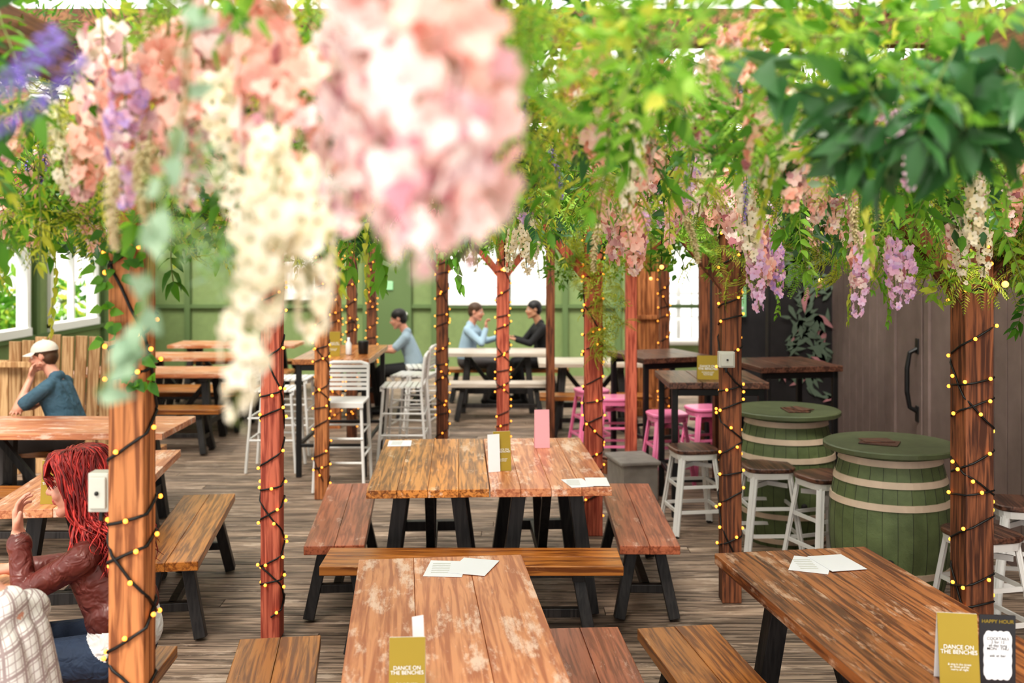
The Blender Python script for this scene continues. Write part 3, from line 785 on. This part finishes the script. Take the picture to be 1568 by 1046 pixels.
person('seated_diner',.42,13.60,pi+.25,sh=(.06,1.04),head=(.14,1.23),hp=.05,skin=SK2,
  arms=[((.24,.2,.80),(.42,.12,.85)),((.22,-.2,.80),(.40,-.1,.86))],legs=[((.38,.1,.53),(.32,.2,.085)),((.38,-.1,.53),(.32,-.2,.085))],top=BT,pants=BT,hairm=BK,sw=.17)

# ------------------------------------------------------------------ foliage meshes
random.seed(23)
def rdir():
    while 1:
        v=Vector((U(-1,1),U(-1,1),U(-1,1)))
        if .05<v.length<1: return v.normalized()
def bush(name,mi,n,L,W,rad,curl=.3,squash=.7,mix=None):
    b=MB()
    for i in range(n):
        d=rdir(); r=rad*U(.35,1); p=Vector((d.x*r,d.y*r,d.z*r*squash))
        dd=(d+rdir()*.9+Vector((0,0,-.35))).normalized()
        k=mi if (mix is None or U(0,1)>.25) else mix
        b.leaf(p,dd,rdir(),L*U(.65,1.2),W*U(.7,1.2),k,curl*U(-.2,1.3),.3)
    for i in range(8):
        d=rdir(); b.tube([(0,0,0),d*rad*.5+Vector((0,0,.02)),d*rad*.95],.0025,4,11)
    return b.mesh(name,FOL,True)
def sprig(name,mi,n,L,W,length,droop=.8,curl=.3):
    b=MB(); pts=[];p=Vector((0,0,0));d=Vector((.6,0,-.4)).normalized()
    for i in range(n):
        pts.append(p.copy()); p=p+d*length/n; d=(d+Vector((U(-.12,.12),U(-.12,.12),-droop*2/n))).normalized()
    b.tube(pts,.0022,4,11)
    for i in range(1,n):
        t=(pts[i]-pts[i-1]).normalized()
        for s in(-1,1):
            sd=Vector((0,s,0)); dd=(t*.6+sd*.8+rdir()*.25).normalized()
            b.leaf(pts[i],dd,Vector((0,0,1))+rdir()*.5,L*U(.7,1.15),W*U(.8,1.1),mi,curl,.25)
    b.leaf(pts[-1],d,Vector((1,0,.3)),L,W,mi,.2)
    return b.mesh(name,FOL,True)
def fern(name,mi,nf,length,lw=.008,ll=.03):
    b=MB()
    for f in range(nf):
        a=U(0,2*pi); d=Vector((math.cos(a)*.8,math.sin(a)*.8,U(-.5,.3))).normalized(); p=Vector((0,0,0)); n=16
        for i in range(n):
            q=p+d*length/n*U(.9,1.1); sd=d.cross(Vector((0,0,1))).normalized()
            k=math.sin(pi*(i+2)/(n+2))
            for s in(-1,1): b.leaf(p,(sd*s+d*.5+rdir()*.2),Vector((0,0,1))+rdir()*.4,ll*k+.006,lw,mi,.2,.1,2)
            b.tube([p,q],.0012,3,11,False); p=q; d=(d+Vector((0,0,-.11))).normalized()
    return b.mesh(name,FOL,True)
def raceme(name,mi,length,rad,fs,nfl,petals=5,mix=None,open_=1.0):
    b=MB(); b.tube([(0,0,.04),(0.004,0,-length*.5),(0,0.004,-length)],.0022,4,11)
    for i in range(nfl):
        t=(i+.5)/nfl; a=i*2.4+U(-.3,.3); rr=rad*(math.sin(pi*min(1,(t*.80+.16)))**.8)*U(.6,1.15)+.004
        o=Vector((math.cos(a),math.sin(a),U(-.5,.15))).normalized(); c=Vector((o.x*rr,o.y*rr,-length*t+U(-.01,.01)))
        b.tube([(0,0,c.z+.012),c],.0010,3,11,False)
        size=fs*(1.1-.55*t)*U(.75,1.2)
        x=o.orthogonal().normalized(); y=o.cross(x); a0=U(0,6)
        k2=mix if(mix is not None and U(0,1)<.3) else mi
        for k in range(petals):
            an=a0+2*pi*k/petals; r_=x*math.cos(an)+y*math.sin(an)
            dd=(r_*open_+o*.45).normalized()
            b.leaf(c,dd,o*.9-r_*.3,size*U(.58,.78),size*.70,k2,U(.05,.5),U(-.25,.3),4,.5,.62)
        b.sphere(c+o*.003,size*.08,11 if mi==7 else k2,5,4)
    return b.mesh(name,FOL,True)
def spike(name,mi,length,rad,n,sz):
    b=MB(); b.tube([(0,0,0),(.01,0,-length*.5),(0,.01,-length)],.002,4,11)
    for i in range(n):
        t=i/n; a=i*2.4; o=Vector((math.cos(a),math.sin(a),U(-.6,.2))); p=Vector((.01*math.sin(pi*t),0,-length*(.1+.9*t)))
        b.leaf(p,o,Vector((0,0,1)),sz*(1.1-.7*t)+rad,sz*.6,mi,.3,.2,3,.3)
    return b.mesh(name,FOL,True)
LB_=[bush('leaf_bush',0,80,.075,.034,.20,mix=2),bush('leaf_bush',2,85,.065,.028,.20,mix=1),bush('leaf_bush',1,100,.055,.018,.20,mix=2),
     bush('leaf_bush',3,56,.10,.044,.20,mix=0),bush('leaf_bush',0,130,.06,.012,.2,mix=2),bush('leaf_bush',4,80,.05,.026,.18,mix=2)]
FB=[fern('fern_bush',1,14,.26),fern('fern_bush',2,14,.28,.010,.035),fern('fern_bush',1,10,.34,.006,.04)]
SPG=[sprig('leaf_sprig',0,9,.08,.034,.38),sprig('leaf_sprig',2,10,.065,.026,.42),sprig('leaf_sprig',1,12,.05,.018,.45),sprig('leaf_sprig',3,6,.12,.045,.28)]
BIGB=bush('broad_leaf_bush',3,26,.13,.058,.10,mix=0)
RP=[raceme('pink_raceme',5,.25,.034,.050,26,mix=6),raceme('pink_raceme',5,.19,.032,.050,20,mix=6)]
RC=[raceme('cream_raceme',7,.28,.028,.040,34),raceme('cream_raceme',7,.22,.026,.038,28)]
RL=[raceme('lilac_raceme',8,.24,.028,.036,32,mix=6),raceme('lilac_raceme',8,.18,.026,.034,26)]
RB_=[raceme('blush_raceme',6,.25,.042,.066,20,mix=5),raceme('blush_raceme',6,.19,.038,.062,15),raceme('blush_raceme',6,.22,.040,.064,18)]
SPK=[spike('purple_spike',9,.16,.004,60,.012)]; CAT=[spike('catkin',10,.16,.006,150,.014)]
CAN=empty('flower_canopy')
cnt=[0]
def fol(me,x,y,z,s=1,tilt=.4,rz=None):
    o=bpy.data.objects.new(me.name.split('.')[0],me); COL.objects.link(o); o.parent=CAN
    o.location=(x,y,z); o.scale=(s,s,s); o.rotation_euler=(U(-tilt,tilt),U(-tilt,tilt),U(0,6.28) if rz is None else rz); cnt[0]+=1
    return o
def pick(y,x):
    r=U(0,1)
    if x>.1*y: w=(.20,.22,.13,.13,.13,.04,.15)
    else: w=(.21,.22,.10,.16,.15,.06,.10)
    acc=0
    for i,q in enumerate(w):
        acc+=q
        if r<acc: return LB_[i] if i<6 else random.choice(FB)
    return FB[0]
y=1.25
while y<12.8:
    hw=.54*y+.7; dens=15 if y<4 else (9 if y<8 else 6)
    dy=.25; nn=int(2*hw*dy*dens+.5)
    for i in range(nn):
        x=U(-hw,hw); yy=y+U(0,dy)
        if x>3.0 or x<-5.7: continue
        base=2.31 if y<3 else (2.26 if y<5 else 2.20)
        s=U(.55,.95) if y<3 else U(.75,1.15)
        fol(pick(yy,x),x,yy,base+U(-.07,.34),s,3)
    y+=dy
for i in range(430):
    y=2.2+10.4*U(0,1)**1.4; hw=.53*y+.3; x=U(-hw,hw)
    if x>3: continue
    z=(2.40 if y<3 else 2.3)+U(-.08,.12)
    r=U(0,1)
    if r<.36: me=random.choice(RP)
    elif r<.52: me=random.choice(RC)
    elif r<.69: me=random.choice(RL)
    elif r<.81: me=random.choice(RB_)
    elif r<.87: me=CAT[0]
    else: me=SPK[0]
    fol(me,x,y,z,U(.8,1.1),.25)
for i in range(520):
    y=1.7+10.5*U(0,1)**1.3; hw=.53*y+.3; x=U(-hw,hw)
    if x>3: continue
    fol(random.choice(SPG[:3]+SPG[:2]+FB[:2]+SPG[3:]),x,y,(2.33 if y<2.5 else 2.22)+U(-.05,.15),U(.6,1.0),.5)
for (x,y,lo,n_) in ((-1.09,2.9,2.08,8),(-1.25,5.32,2.0,6),(-1.54,8.3,2.0,7),(2.02,4.5,1.90,14),(1.25,5.87,1.88,12),(.575,7.25,1.85,12),(-.08,9.1,1.95,8),(-.68,10,1.98,8),(1.08,9.3,1.95,8),(1.72,8.75,1.98,8),(-2,12,2,6),(1.65,5,1.92,9),(2.6,5,1.85,10),(2.4,6.2,1.9,10)):
    for i in range(n_):
        fol(random.choice(LB_[:3]+LB_[:2]+FB+FB),x+U(-.3,.3),y+U(-.25,.25),lo+U(0,.28),U(.6,.95),3)
    for i in range(4): fol(random.choice(SPG[:3]+FB),x+U(-.25,.25),y+U(-.25,.0),lo+U(.0,.15),U(.6,.9),.4)
for i in range(26): fol(random.choice((FB[0],FB[2],LB_[2])),.62+U(-.16,.20)*(1-.02*i),7.08+U(-.1,.02),1.90-i*.025,U(.34,.55),.8)
def F(me,px,py,Y,s=1,tilt=.15,rz=None): return fol(me,px,Y,py,s,tilt,rz)
for (x,z,Y,me,s) in ((-.055,2.24,.84,RB_[0],.8),(-.115,2.24,.95,RB_[2],.8),(-.03,2.155,.88,RB_[1],.85),(-.075,2.13,.82,RB_[1],.75),(-.145,2.17,1.0,RB_[1],.75),(-.12,2.30,.9,RB_[2],.8)): F(me,x,z,Y,s)
F(RC[0],-.262,2.06,1.12,.9); F(RC[1],-.238,2.10,1.16,.9); F(RC[1],-.285,2.14,1.2,.8)
F(RP[0],-.62,2.42,1.85,1.1); F(RP[1],-.50,2.40,1.7,1.1); F(RP[0],-.72,2.36,1.9,1.0); F(RL[0],-.68,2.32,1.8,1);F(RC[0],-.46,2.28,1.6,.9)
F(RP[0],-.27,2.30,1.4,.9);F(RB_[0],-.35,2.30,1.45,.8);F(RP[1],-.22,2.20,1.5,.9);F(RP[0],-.20,2.42,1.5,.9);F(RP[1],-.45,2.46,1.9,1)
F(RP[1],-.85,2.30,2.1,1);F(RB_[1],-.8,2.42,2.0,1);F(RP[0],-.56,2.30,1.75,.9)
for (x,z,Y,me) in ((.15,2.46,2.5,RP[0]),(.31,2.42,2.6,RP[0]),(.34,2.36,2.7,RP[1]),(.73,2.35,2.65,RP[0]),(-.02,2.40,2.2,RP[1]),(.68,2.5,2.7,RP[1]),(.52,2.47,2.6,RB_[1]),
    (.83,2.04,3.5,RL[0]),(.92,2.03,3.6,RL[1]),(1.20,2.02,3.5,RL[0]),(1.30,2.04,3.5,RL[0]),(1.38,2.0,3.6,RL[1]),(.40,2.12,3.4,RP[1]),(-.0,2.1,5,RC[1]),(.12,2.15,5,RC[1]),(.06,2.12,4.9,RC[1]),
    (1.65,2.15,3.8,RC[0]),(1.8,2.12,3.9,RC[1]),(1.75,2.12,4.1,RP[1]),(.5,2.15,3.9,RL[1]),(.75,2.2,3.3,RC[1]),(1.24,2.05,3.6,RP[1]),(.87,2.08,3.6,RP[1])):
    F(me,x,z,Y,U(.9,1.05))
for (x,z) in ((-.62,2.18),(-.60,2.20),(-.66,2.16),(.26,2.1),(.5,2.12),(1.0,2.15)): F(CAT[0],x,z,1.7 if x<0 else 3,1,.3)
for (x,z,Y) in ((-.42,2.22,1.0),(-.40,2.20,1.0),(-.45,2.24,1.05)): 
    o=F(SPK[0],x,z,Y,1.0); o.rotation_euler=(0,.9,.2)
for i in range(7): F(BIGB,.60+U(-.10,.18),2.20+U(-.04,.07),1.6+U(-.1,.2),U(.6,.8),1.5)
for i in range(5): F(SPG[3],.72+U(-.10,.12),2.28+U(-.06,.05),1.65+U(-.1,.2),U(.6,.85),.5)
for i in range(6): F(random.choice((SPG[2],SPG[1],LB_[1])),.38+U(-.2,.25),2.24+U(0,.08),1.0+U(-.05,.3),U(.3,.5),.6)
b=MB(); pts=[(-.31,1.0,2.34),(-.315,1.0,2.24),(-.318,1.0,2.15),(-.347,1.0,2.04),(-.355,1.0,1.96),(-.38,1.0,1.90),(-.405,1.0,1.86)]
for i in range(len(pts)-1):
    a=Vector(pts[i]);c=Vector(pts[i+1]); b.tube([a,c],.0022,5,11)
    for k in range(5 if i>1 else 3):
        p=a.lerp(c,k/4); b.leaf(p,rdir()+Vector((U(-.5,.7),0,-.3)),Vector((0,-1,.3)),.036,.020,4,.2)
o=bpy.data.objects.new('trailing_vine',b.mesh('vine',FOL,True)); COL.objects.link(o); o.parent=CAN
for k in range(6): F(LB_[5],-.335+U(-.04,.05),2.02+U(-.05,.10),1.08+U(-.04,.1),.17,2)
b=MB()
for i in range(70):
    z=U(1.75,2.15) if i<50 else U(1.62,1.74); sx=U(-.075,.075) if i<50 else U(0,.08); b.leaf((-1.075+sx,2.84+U(-.02,.005),z),Vector((U(-1,1),-.3,U(-1,.2))),Vector((0,-1,.4)),U(.03,.05),.028,0,.2)
o=bpy.data.objects.new('ivy',b.mesh('ivy',FOL,True)); COL.objects.link(o); o.parent=CAN
print('foliage instances',cnt[0])
sh=empty('garden_shrub')
for i in range(40):
    o=bpy.data.objects.new('shrub_foliage',random.choice(LB_[:3])); COL.objects.link(o); o.parent=sh
    o.location=(-7.4+U(-.6,.3),U(10,17),U(.3,1.3)); s=U(2.5,4); o.scale=(s,s,s)

# ------------------------------------------------------------------ light, camera
w=bpy.data.worlds.new('World'); sc.world=w; w.use_nodes=True
bg=w.node_tree.nodes['Background']; bg.inputs['Color'].default_value=(1,.98,.95,1); bg.inputs['Strength'].default_value=1.5
s=bpy.data.lights.new('sun','SUN'); s.energy=6.0; s.angle=RD(20); s.color=(1,.94,.84)
so=bpy.data.objects.new('sun',s); COL.objects.link(so); so.rotation_euler=(RD(34),RD(-14),0)
cam=bpy.data.cameras.new('camera'); co=bpy.data.objects.new('camera',cam); COL.objects.link(co)
co.location=(0,0,2); co.rotation_euler=(pi/2,0,0); cam.lens=36; cam.sensor_width=36; cam.shift_y=-.088
cam.dof.use_dof=True; cam.dof.focus_distance=4.3; cam.dof.aperture_fstop=2.4; cam.clip_start=.05
sc.camera=co
sc.view_settings.view_transform='Standard'
try: sc.view_settings.look='Medium High Contrast'
except Exception as ex: print('look',ex)
sc.view_settings.exposure=.1
